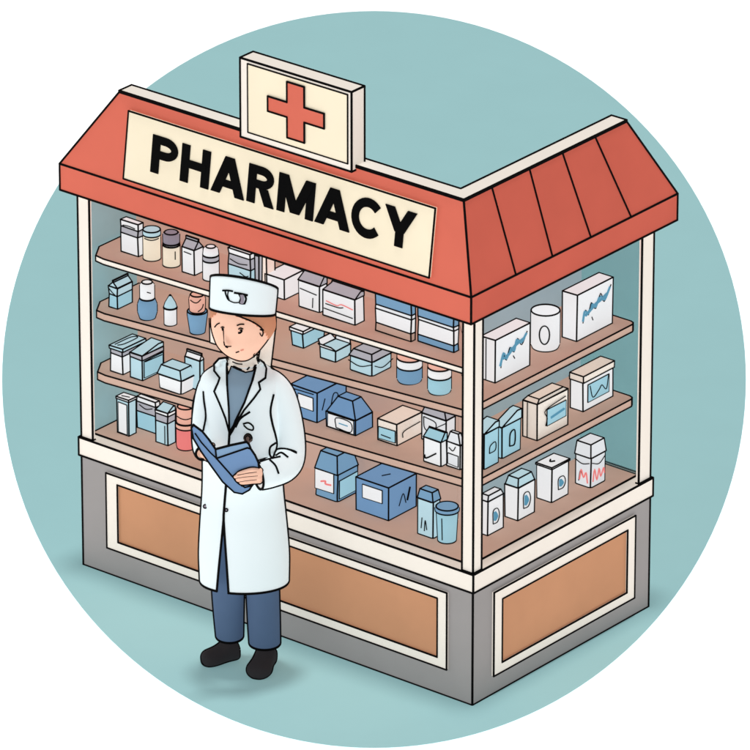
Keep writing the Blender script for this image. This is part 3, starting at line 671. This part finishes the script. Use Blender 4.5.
sw(bm, [L3(244, 366, .01), L3(244, 376, .0), L3(244, 410, -.0), L3(244, 450, 0), L3(244, 500, 0), L3(245, 530, 0)], [.045, .082, .10, .085, .095, .09])
for hx, fx, fd, ay in ((229, 230, .088, 650), (264, 265, .03, 653)):       # legs and feet
    sw(bm, [L3(hx, 505, .0), L3(hx, 560, .0), L3((hx + fx) / 2, 600, .02), L3(fx, 640, fd), L3(fx, ay + 6, fd)], [.055, .048, .038, .026, .024])
# arms: right of the picture (bent, holding the notebook) and left
sw(bm, [L3(266, 378), L3(284, 400, 0), L3(291, 452, -.02), L3(284, 468, -.07), L3(266, 474, -.155)], [.042, .036, .032, .028, .022])
sw(bm, [L3(222, 378), L3(206, 398, 0), L3(203, 432, -.03), L3(204, 448, -.08), L3(209, 452, -.15)], [.042, .036, .032, .028, .022])
# hand on the right: palm behind the cover, fingers folded over the front
BD = -.218
sw(bm, [L3(266, 474, -.155), L3(261, 474, -.172), L3(254, 475, -.168), L3(248, 475, -.166)], [.022, .027, .027, .020], 14)
fing = [((261, 468.5), (254, 468), (245, 470.5), (239.5, 472.2), .0088), ((262, 472.3), (254, 472.2), (244, 474), (236.0, 475.0), .0092), ((262, 476.2), (254, 476.2), (245, 477.6), (238.0, 478.3), .0090), ((260.5, 479.6), (254, 480), (247, 481), (241.5, 481.5), .0080)]
for a, b, c, d, r in fing:
    sw(bm, [L3(a[0] + .5, a[1], -.180), L3(a[0] + 1.2, a[1], -.202), L3(a[0] - 2, a[1], BD - .006), L3(b[0], b[1], BD - .010), L3(c[0], c[1], BD - .009), L3(d[0], d[1], BD - .004)], [r, r * 1.08, r * 1.1, r * 1.05, r, r * .75], 12, 5)
sw(bm, [L3(262, 468, -.165), L3(257, 461, -.175), L3(252, 458, -.172), L3(247, 457, -.170)], [.013, .012, .011, .008], 12)      # thumb, behind the page
# hand on the left, behind the cover
sw(bm, [L3(209, 452, -.15), L3(213, 454, -.172), L3(219, 457, -.178)], [.021, .026, .020], 14)
for k in range(4):
    sw(bm, [L3(217, 452 + 3.6 * k, -.180), L3(225, 453 + 3.8 * k, -.190), L3(231 - abs(k - 1.3) * 1.5, 456 + 3.6 * k, -.188)], [.009, .0088, .007], 12)
sw(bm, [L3(211, 450, -.165), L3(214, 445, -.18), L3(217, 443, -.186)], [.011, .010, .008], 12)
# ear and nose
ear = L3(264.5, 334, -.055)
sw(bm, [ear + Vector((0, .01, .016)), ear + Vector((.004, 0, .004)), ear + Vector((0, 0, -.012))], [.006, .0085, .005], 10)
ear2 = L3(219.5, 334, .02)
sw(bm, [ear2 + Vector((0, .01, .014)), ear2 + Vector((-.002, 0, 0)), ear2 + Vector((.002, 0, -.012))], [.005, .007, .005], 10)
def onhead(px, py, off=.0):
    o_ = L3(px, py) + VP * 2; h = HBVH.ray_cast(o_, -VP)
    p = h[0] if h[0] else L3(px, py)
    return p + VP * off
sw(bm, [onhead(228, 331, -.004), onhead(229, 339, .002), onhead(230.5, 345, .010), onhead(232, 347, .002)], [.004, .007, .0105, .006], 12)
me = bpy.data.meshes.new('raw_body'); bmesh.ops.recalc_face_normals(bm, faces=bm.faces); bm.to_mesh(me); bm.free()
raw = bpy.data.objects.new('raw_body', me); COL.objects.link(raw)
rm = raw.modifiers.new('r', 'REMESH'); rm.mode = 'VOXEL'; rm.voxel_size = .0042; rm.use_smooth_shade = True
smo = raw.modifiers.new('s', 'SMOOTH'); smo.iterations = 3; smo.factor = .5
dg = bpy.context.evaluated_depsgraph_get()
bme = bpy.data.meshes.new_from_object(raw.evaluated_get(dg)); bpy.data.objects.remove(raw)
bm = bmesh.new(); bm.from_mesh(bme)
for f in bm.faces: f.smooth = True
person = finish('person', bm, ['skin'], None, ink=.0046, ang=180, contour=VP, recalc=False, minlen=.05)
person.location = (base.x, base.y, .004); person.rotation_euler = (0, 0, YAW)
person['label'] = 'person in a long white coat and white hat, reading in front of the kiosk'
person['category'] = 'person'
bb = bmesh.new(); bb.from_mesh(bme); BODY = BVHTree.FromBMesh(bb); bb.free()

# -- face
def onbody(px, py, off=.0):
    o_ = L3(px, py) + VP * 2; h = BODY.ray_cast(o_, -VP)
    return (h[0] if h[0] else L3(px, py)) + VP * off
def marks(name, pls, bvh_fn, mats, r, parent=None, k=5, off=.002):
    bm = bmesh.new()
    for pl, mi, rr in pls:
        sweep(bm, [bvh_fn(p.x, p.y, off) for p in spline([(x, y, 0) for x, y in pl], k)], rr * 1.25, 6, mi)
    return finish(name, bm, mats, parent or person, ink=0)
marks('eye', [([(241.5, 330.5), (243.5, 329.2), (246.2, 330.2)], 0, .0022), ([(243.2, 330.8), (244.8, 332), (243.2, 333.8), (241.2, 334)], 0, .0034)], onbody, [INK], 0)
marks('eye', [([(224.3, 328.6), (226, 328.0), (227.6, 328.8)], 0, .002), ([(225.3, 329.4), (226.4, 330.2), (225.8, 331.4)], 0, .003)], onbody, [INK], 0)
marks('eyebrow', [([(240, 326.8), (243.4, 325.6), (247.3, 325.6)], 0, .0024)], onbody, [INK], 0)
marks('eyebrow', [([(223, 324.4), (220.6, 325.4), (218, 328.2)], 0, .0024)], onbody, [INK], 0)
marks('nose_line', [([(226.6, 331), (227.2, 339), (228, 346)], 0, .0021), ([(228, 346.3), (231.2, 347.2), (234.5, 347.0)], 0, .0021)], onbody, [INK], 0, off=.0015)
for (a_, b_) in (((259, 470.2), (240, 473.4)), ((260, 474.0), (238, 476.6)), ((259, 477.8), (241, 480.2))):
    marks('finger_line', [([a_, ((a_[0] + b_[0]) / 2, (a_[1] + b_[1]) / 2 - .3), b_], 0, .0011)], onbody, [INK], 0, off=.0005)
marks('mouth', [([(238.8, 353.2), (240.6, 352.6), (242, 352.0)], 0, .0022), ([(243.5, 351.2), (246.5, 350.2)], 1, .0026)], onbody, [INK, 'lip'], 0)
marks('ear_line', [([(262.6, 330.5), (265.2, 332), (265.4, 335), (264, 337.5)], 0, .0024), ([(262.4, 334), (263.4, 336.5)], 0, .002)], onbody, [INK], 0)

# -- hair
hbm, hrr = loft([(302, 224, 268, .085, .0), (310, 215, 275, .108, .005), (318, 213, 277.5, .116, .006), (328, 213.4, 277.8, .116, .008), (336, 216, 274, .108, .012), (344, 220, 268, .092, .016)], 56)
def face_line(px):
    t_ = [(205, 322), (216, 318), (220, 313.8), (224.6, 312), (240, 317), (254, 322.5), (262, 327.5), (266.5, 331.5), (270, 339), (290, 352)]
    for (a, b), (c, d) in zip(t_, t_[1:]):
        if a <= px <= c: return b + (d - b) * (px - a) / (c - a)
    return 330
kill = []
for f in hbm.faces:
    c = f.calc_center_median()
    px = 242 + c.x * 247.6; py = 668 - 225.6 * c.z - 102 * c.y
    if c.y < .0 and py > face_line(px) + .3: kill.append(f)
bmesh.ops.delete(hbm, geom=kill, context='FACES')
ink_h = marks('hair_line', [([(224.6, 312), (232, 314.2), (240, 317), (254, 322.5), (262, 327.5), (266, 331.5)], 0, .0028)], onhead, [INK], 0, off=.012)
finish('hair', hbm, ['hair'], person, ink=0, contour=None)
hl_ = [L3(277.4, 312, .0), L3(277.8, 322, .004), L3(277.4, 330.5, .006)]
marks_bm = bmesh.new(); sweep(marks_bm, hl_, PS * .85, 6, 0); finish('hair_line', marks_bm, [INK], person, ink=0)

# -- cap
def ring_t(z_l, z_r, xl, xr, ry, bulge, n=48, yc=0):
    out = []
    for k in range(n):
        a = 2 * PI * k / n
        x = (xl + xr) / 2 + (xr - xl) / 2 * math.sin(a); d = yc - ry * math.cos(a)
        base_py = z_l + (z_r - z_l) * (x - xl) / (xr - xl)
        # bulge: how many px the near rim runs below (+) or above (-) the line between its ends
        py = base_py + bulge * math.cos(a)
        out.append(L3(x, py, d))
    return out
bm = bmesh.new()
R0 = ring_t(309.5, 315.5, 213.2, 277, .118, 4.0); R1 = ring_t(279, 290.8, 214.4, 279.6, .118, -4.5)
NR = 10; rings = []
for j in range(NR + 1):
    t_ = j / NR
    rings.append([bm.verts.new(a.lerp(b, t_)) for a, b in zip(R0, R1)])
for a, b in zip(rings, rings[1:]):
    for k in range(48):
        f = bm.faces.new((a[k], a[(k + 1) % 48], b[(k + 1) % 48], b[k])); f.smooth = True
f = bm.faces.new(rings[-1])
capbm = bm.copy()
CAPB = BVHTree.FromBMesh(capbm); capbm.free()
cap = finish('cap', bm, ['coat'], person, ink=PS, ang=60, contour=VP)
def oncap(px, py, off=.002):
    h = CAPB.ray_cast(L3(px, py) + VP * 2, -VP); return (h[0] if h[0] else L3(px, py)) + VP * off
Z = lambda X, Y: (205 + X / 7.14, 270 + Y / 7.14)
marks('cap_badge', [([Z(152, 162), Z(190, 162), Z(225, 168)], 0, .0032), ([Z(232, 178), Z(280, 185), Z(328, 196)], 0, .0036), ([Z(170, 166), Z(175, 190), Z(190, 225)], 0, .003), ([Z(192, 168), Z(188, 195), Z(198, 228)], 0, .0022), ([Z(190, 228), Z(230, 246), Z(268, 246)], 0, .002),
    ([Z(265, 186), Z(278, 215), Z(268, 246)], 0, .0026), ([Z(285, 190), Z(292, 220), Z(284, 250)], 1, .006), ([Z(308, 196), Z(316, 222), Z(306, 252)], 0, .0036), ([Z(268, 250), Z(290, 255), Z(310, 254)], 0, .0026)], oncap, [INK, 'mauve'], 0, parent=cap)

# -- shirt, scarf, coat
TORSO = [(363, 229, 262, .062, .015), (368, 219, 269, .080, .008), (376, 205, 280, .100, .0), (388, 203, 283, .112, 0), (402, 203, 283, .118, 0), (430, 204, 282, .130, -.006), (460, 205, 282.5, .134, -.008), (490, 204.3, 284, .122, 0), (520, 202, 287, .125, 0), (551, 200.3, 289.4, .125, 0), (580, 201, 289, .118, 0)]
def seam_x(py):
    t_ = [(300, 232), (431, 232), (484, 228), (512, 225.6), (590, 223.6), (640, 223.6)]
    for (a, b), (c, d) in zip(t_, t_[1:]):
        if a <= py <= c: return b + (d - b) * (py - a) / (c - a)
def gapf(py, cx, rx):
    ap = py + 11; xs = (seam_x(ap) - 242) / 247.6
    a0 = math.asin(max(-.95, min(.95, (xs - cx) / rx)))
    g = 0
    if ap > 434: g = .0015
    if ap > 518: g = .0015 + (ap - 518) / (590 - 518) * .150
    return a0, g
cb, cr = loft(TORSO, 64, gap=gapf)
bmesh.ops.remove_doubles(cb, verts=cb.verts, dist=1e-5)
for f in cb.faces: f.smooth = True
# sleeves
def sleeve(pts, rads):
    b2 = bmesh.new(); p = spline([L3(*q) for q in pts], 6); r = [q.x for q in spline([(x, 0, 0) for x in rads], 6)]
    sweep(b2, p, r, 32, 0, caps=False, smooth=True)
    return b2
sl_r = sleeve([(262, 378, .01), (272, 382, .0), (283, 396, .0), (290, 425, -.01), (290.5, 452, -.03), (285, 464, -.085), (272, 471, -.14), (260, 474, -.163)], [.035, .050, .054, .056, .062, .064, .058, .056])
sl_l = sleeve([(224, 378, .0), (215, 382, .0), (209, 393, -.01), (205, 415, -.03), (203.4, 432, -.06), (203.6, 446, -.09), (206, 452, -.14)], [.03, .042, .040, .038, .034, .031, .029])
def to_bvh(bms):
    q = bmesh.new()
    for b in bms:
        mm = bpy.data.meshes.new('t'); b.to_mesh(mm); q.from_mesh(mm)
    r = BVHTree.FromBMesh(q); q.free(); return r
COATB = to_bvh([cb, sl_r, sl_l]); TORB = to_bvh([cb])
coat = finish('coat', cb, ['coat'], person, ink=PS, ang=60, contour=VP, minlen=.1, skip=lambda e: (e.verts[0].co.z > 1.30))
finish('sleeve', sl_r, ['coat'], coat, ink=PS, ang=60, contour=VP, minlen=.08, skip=lambda e: max(v.co.z for v in e.verts) > 1.15)
finish('sleeve', sl_l, ['coat'], coat, ink=PS, ang=60, contour=VP, minlen=.08, skip=lambda e: max(v.co.z for v in e.verts) > 1.15)
def ontor(px, py, off=.002):
    h = TORB.ray_cast(L3(px, py) + VP * 2, -VP)
    return (h[0] if h[0] else L3(px, py, -.05)) + VP * off
def oncoat(px, py, off=.002):
    h = COATB.ray_cast(L3(px, py) + VP * 2, -VP)
    return (h[0] if h[0] else L3(px, py, -.05)) + VP * off
def drape(name, poly, fn, col, off, parent, ink=.0034, sub=4):
    """cloth panel laid over the surface"""
    bm = bmesh.new()
    poly = [(p.x, p.y) for p in spline([(x, y, 0) for x, y in poly + poly[:1]], 1)][:-1]
    dense = []
    for (a, b), (c, d) in zip(poly, poly[1:] + poly[:1]):
        n = max(1, int(math.hypot(c - a, d - b) / 3))
        for k in range(n): dense.append((a + (c - a) * k / n, b + (d - b) * k / n))
    vs = [bm.verts.new((x, y, 0)) for x, y in dense]
    bm.faces.new(vs)
    bmesh.ops.triangulate(bm, faces=bm.faces)
    for _ in range(2): bmesh.ops.subdivide_edges(bm, edges=[e for e in bm.edges if e.calc_length() > 4], cuts=1, use_grid_fill=False)
    bmesh.ops.triangulate(bm, faces=bm.faces)
    for v in bm.verts:
        q = fn(v.co.x, v.co.y, off); v.co = q
    for f in bm.faces: f.smooth = True
    return finish(name, bm, [col], parent, ink=ink, ang=180)
shirt = drape('shirt', [(230, 364), (237, 367), (246, 371), (255, 370), (259, 362), (254, 382), (246, 404), (237, 423), (232, 431), (231.4, 408), (230, 385)], ontor, 'shirt', .006, person, ink=.004)
scarf = drape('collar', [(229.5, 359), (236, 361), (244, 364), (252, 361.5), (259.5, 354), (259, 364), (255, 371), (248, 372.5), (240, 369.5), (234, 366.5), (231, 374), (229.8, 366)], ontor, 'trim', .013, shirt, ink=.003)
nbm, _ = loft([(353, 232.5, 256, .048, .012), (358, 231.5, 257.5, .050, .012), (363, 230.5, 259, .054, .012), (369, 229, 261, .062, .010)], 40)
finish('neckerchief', nbm, ['trim'], person, ink=.0034, ang=60, contour=VP, lines=[spline([L3(235, 362, -.042), L3(240, 364, -.048), L3(245, 364.5, -.049)], 4)], line_r=.0026)
marks('collar_fold', [([(235, 366), (241, 369.5), (247, 372)], 0, .003), ([(249.5, 370), (252.5, 366.5), (254.5, 363)], 0, .003), ([(257, 352), (255.5, 358), (256, 364)], 0, .0025)], ontor, [INK], 0, parent=scarf, off=.018)
lap1 = [(229.5, 358), (222, 359), (217, 364.5), (217, 371), (222.6, 378), (220.5, 384), (217.2, 391), (222, 402), (228, 417), (232, 432), (231.5, 408), (230, 385), (229.5, 370)]
lap2 = [(260, 359), (266, 363), (268.2, 369), (267.4, 378), (261, 382.5), (262.5, 389), (256, 398), (246.5, 409.5), (240, 420), (235, 430), (232.4, 434), (238, 420), (247, 402), (255, 380)]
drape('lapel', lap1, ontor, 'coat', .009, coat, ink=.0046)
drape('lapel', lap2, ontor, 'coat', .009, coat, ink=.0046)
Q = lambda X, Y: (190 + X / 6.25, 400 + Y / 6.25)
for fl in [
    ([Q(300, 165), Q(330, 112), Q(390, 70)], 0, .0036),
    ([(206.3, 391), Q(105, 0), Q(116, 95), Q(100, 188)], 0, .0036),
    ([(275.6, 394), Q(515, 60), Q(525, 140), Q(545, 220), Q(552, 280), Q(530, 350)], 0, .0040),
    ([Q(545, 262), Q(512, 288), Q(508, 330), Q(520, 352)], 0, .0036), ([Q(445, 380), Q(500, 362), Q(575, 345)], 0, .0036),
    ([Q(545, 340), Q(580, 322), Q(622, 350)], 0, .0036), ([Q(510, 365), Q(545, 400), Q(565, 450)], 0, .0036),
    ([Q(345, 145), Q(380, 138), Q(408, 160), Q(405, 182), Q(375, 175), Q(350, 152)], 0, .003)]: marks('fold_line', [fl], oncoat, [INK], 0, parent=coat)
for (x, y) in ((207, 505), (228.3, 508.4)):
    bm = bmesh.new(); c = ontor(x, y, .0); sweep(bm, [c, c + VP * .006], (.0075 if x < 220 else .006), 12, 0, squash=None); finish('button', bm, ['mauve'], coat, ink=.0026)
# dark round piece clipped to the coat above the notebook
bm = bmesh.new(); c = oncoat(250, 437.5, .004)
rg = []
for rr_, dz in ((.001, .014), (.012, .012), (.019, .006), (.021, 0), (.021, -.008)):
    rg.append([bm.verts.new(c + Vector((rr_ * .8 * math.cos(2 * PI * k / 20), 0, rr_ * math.sin(2 * PI * k / 20) * 1.05)) + VP * dz) for k in range(20)])
for a, b in zip(rg, rg[1:]):
    for k in range(20): f = bm.faces.new((a[k], a[(k + 1) % 20], b[(k + 1) % 20], b[k])); f.smooth = True
bm.faces.new(rg[0])
finish('coat_clip', bm, ['brown'], coat, ink=.003, contour=VP)

# white neck flap hanging from the cap behind the jaw
bm = bmesh.new()
pl = [(264, 338), (270, 334), (277.2, 331), (275.5, 345), (272.6, 368.5), (266, 364.5), (260, 361)]
a = [bm.verts.new(L3(x, y, .035)) for x, y in pl]; b = [bm.verts.new(L3(x, y, .035) + Vector((0, .006, 0))) for x, y in pl]
bm.faces.new(a); bm.faces.new(b[::-1])
for k in range(len(pl)): bm.faces.new((a[k], a[(k + 1) % len(pl)], b[(k + 1) % len(pl)], b[k]))
finish('neck_flap', bm, ['trim'], cap, ink=.0036, ang=50)

# -- trousers and shoes
tb = bmesh.new()
def leg(rows):
    b, r = loft(rows, 32)
    mm = bpy.data.meshes.new('t'); b.to_mesh(mm); tb.from_mesh(mm); b.free()
leg([(520, 212, 243, .07, .0), (560, 212, 244.6, .072, .015), (590, 212.6, 244.4, .068, .03), (620, 214.2, 243.6, .064, .06), (645, 216, 243, .062, .084)])
leg([(520, 246, 279, .07, -.0), (560, 247, 279.5, .072, .0), (590, 247, 279.4, .068, .01), (620, 248.2, 280, .064, .015), (645, 249.5, 280.2, .062, .02)])
tr_ = finish('trousers', tb, ['trousers'], person, ink=PS, ang=60, contour=VP, minlen=.1)
def shoe(heel, toe, w0, w1):
    """heel/toe: ground points of the sole in the photograph"""
    h = Vector(((heel[0] - 242) / 247.6, (668 - heel[1]) / 102, 0)); t_ = Vector(((toe[0] - 242) / 247.6, (668 - toe[1]) / 102, 0))
    ax = t_ - h; L = ax.length; ax.normalize(); sd = Vector((-ax.y, ax.x, 0))
    bm = bmesh.new(); rings = []
    prof = [(-.02, .60, .050), (.03, .92, .078), (.15, 1.0, .092), (.30, .98, .088), (.45, 1.0, .070), (.62, 1.10, .056), (.78, 1.12, .050), (.90, .98, .044), (.97, .70, .034), (1.0, .34, .022)]
    P = spline([(a, b, c) for a, b, c in prof], 3)
    for p in P:
        c = h + ax * L * p.x; w = (w0 + (w1 - w0) * p.x) * p.y; hh = p.z; ring = []
        for k in range(20):
            a = 2 * PI * k / 20; u, v = math.cos(a), math.sin(a)
            u = math.copysign(abs(u) ** .8, u); zz = hh * (.5 + .5 * math.copysign(abs(v) ** .75, v))
            if zz < .012: u *= .96
            ring.append(bm.verts.new(c + sd * w * u + Vector((0, 0, zz + .001))))
        rings.append(ring)
    for a, b in zip(rings, rings[1:]):
        for k in range(20): f = bm.faces.new((a[k], a[(k + 1) % 20], b[(k + 1) % 20], b[k])); f.smooth = True
    for f in (bm.faces.new(rings[0][::-1]), bm.faces.new(rings[-1])): f.smooth = True
    return finish('shoe', bm, ['shoe'], person, ink=.004, ang=180, contour=VP, minlen=.06)
shoe((236, 658.5), (203.5, 665.5), .042, .046)
shoe((268.5, 663.5), (256.5, 678.5), .040, .047)

# ---------------------------------------------------------------- notebook held by the pharmacist
nb = thing('notebook', 'open blue notebook held in front of the white coat by the standing person', 'notebook', (base.x, base.y, .004), YAW)
def leaf(name, poly, d_of, col, lines=(), th=.006, ink=.0040, sm=1):
    bm = bmesh.new()
    pp = [(p.x, p.y) for p in spline([(x, y, 0) for x, y in poly], sm)]
    a = [bm.verts.new(L3(x, y, d_of(x, y))) for x, y in pp]
    b = [bm.verts.new(L3(x, y, d_of(x, y)) + Vector((0, th, 0))) for x, y in pp]
    bm.faces.new(a); bm.faces.new(b[::-1])
    for k in range(len(pp)): bm.faces.new((a[k], a[(k + 1) % len(pp)], b[(k + 1) % len(pp)], b[k]))
    ls = [[L3(x, y, d_of(x, y) - .0015) for x, y in l] for l in lines]
    return finish(name, bm, [col], nb, ink=ink, ang=50, lines=ls, line_r=.0033)
bd = lambda y: -.172 - (492 - y) / 67 * .10
dl = lambda x, y: bd(y)
leaf('cover', [(195.6, 427), (197.6, 424), (206, 430.4), (212.4, 438.4), (218.8, 448), (219.6, 456), (234, 473.6), (244, 484), (254.5, 483), (251.5, 488), (244.4, 492), (236.4, 490.4), (225.2, 480), (214, 464), (204.4, 449.6), (197.2, 437)], dl, 'book', sm=1, lines=[[(199, 432), (205, 441), (214, 451.5), (219.6, 456.8)]])
leaf('page_block', [(218.8, 448), (234, 444), (249.2, 440.8), (251.6, 443), (253.2, 447), (250, 446.4), (219.6, 456.8)], lambda x, y: bd(y) - .006, 'bookd')
leaf('back_cover', [(219.6, 456.8), (250, 446.4), (253.2, 447.4), (257.5, 454), (260.6, 461), (261, 468), (259.5, 477), (254.5, 483.6), (247, 485.5), (240.5, 481), (234, 473.6)], lambda x, y: bd(y) - .008, 'book')

# ---------------------------------------------------------------- light and camera
w = bpy.data.worlds.new('World'); SC.world = w; w.use_nodes = True
nt = w.node_tree; bg = nt.nodes['Background']
tc = nt.nodes.new('ShaderNodeTexCoord'); dt = nt.nodes.new('ShaderNodeVectorMath'); dt.operation = 'DOT_PRODUCT'
dt.inputs[1].default_value = Vector((-.60, -.55, .58)).normalized()
mr = nt.nodes.new('ShaderNodeMapRange'); mr.inputs['From Min'].default_value = -1; mr.inputs['From Max'].default_value = 1
mr.inputs['To Min'].default_value = .02; mr.inputs['To Max'].default_value = .16
nt.links.new(tc.outputs['Generated'], dt.inputs[0]); nt.links.new(dt.outputs['Value'], mr.inputs['Value'])
nt.links.new(mr.outputs['Result'], bg.inputs['Strength']); bg.inputs['Color'].default_value = (1, 1, 1, 1)
ld = bpy.data.lights.new('overhead_lamp', 'SUN'); ld.energy = 1.35; ld.angle = math.radians(6); ld.color = (1, .985, .96)
lo = bpy.data.objects.new('overhead_lamp', ld); COL.objects.link(lo)
lo.rotation_euler = (RI * .025 + Vector((-.012, -.006, 1))).to_track_quat('Z', 'Y').to_euler()

l2 = bpy.data.lights.new('soft_front_fill', 'SUN'); l2.energy = .68; l2.angle = math.radians(75)  # added fill with no visible source, brightens front faces against the side
lo2 = bpy.data.objects.new('soft_front_fill', l2); COL.objects.link(lo2)
lo2.rotation_euler = Vector((-.42, -.80, .06)).to_track_quat('Z', 'Y').to_euler()
cd = bpy.data.cameras.new('camera'); cam = bpy.data.objects.new('camera', cd); COL.objects.link(cam)
cd.sensor_width = 36; cd.lens = 36 * F / 750; cd.clip_start = 1; cd.clip_end = 400
cam.matrix_world = Matrix(((RI.x, UP.x, -FW.x, CAM.x), (RI.y, UP.y, -FW.y, CAM.y), (RI.z, UP.z, -FW.z, CAM.z), (0, 0, 0, 1)))
SC.camera = cam
SC.view_settings.view_transform = 'Standard'; SC.view_settings.look = 'None'; SC.view_settings.exposure = 0
SC.render.engine = 'CYCLES'
SC.cycles.max_bounces = 6; SC.cycles.diffuse_bounces = 3; SC.cycles.transparent_max_bounces = 12
SC.render.film_transparent = False
SC.cycles.filter_width = 1.6
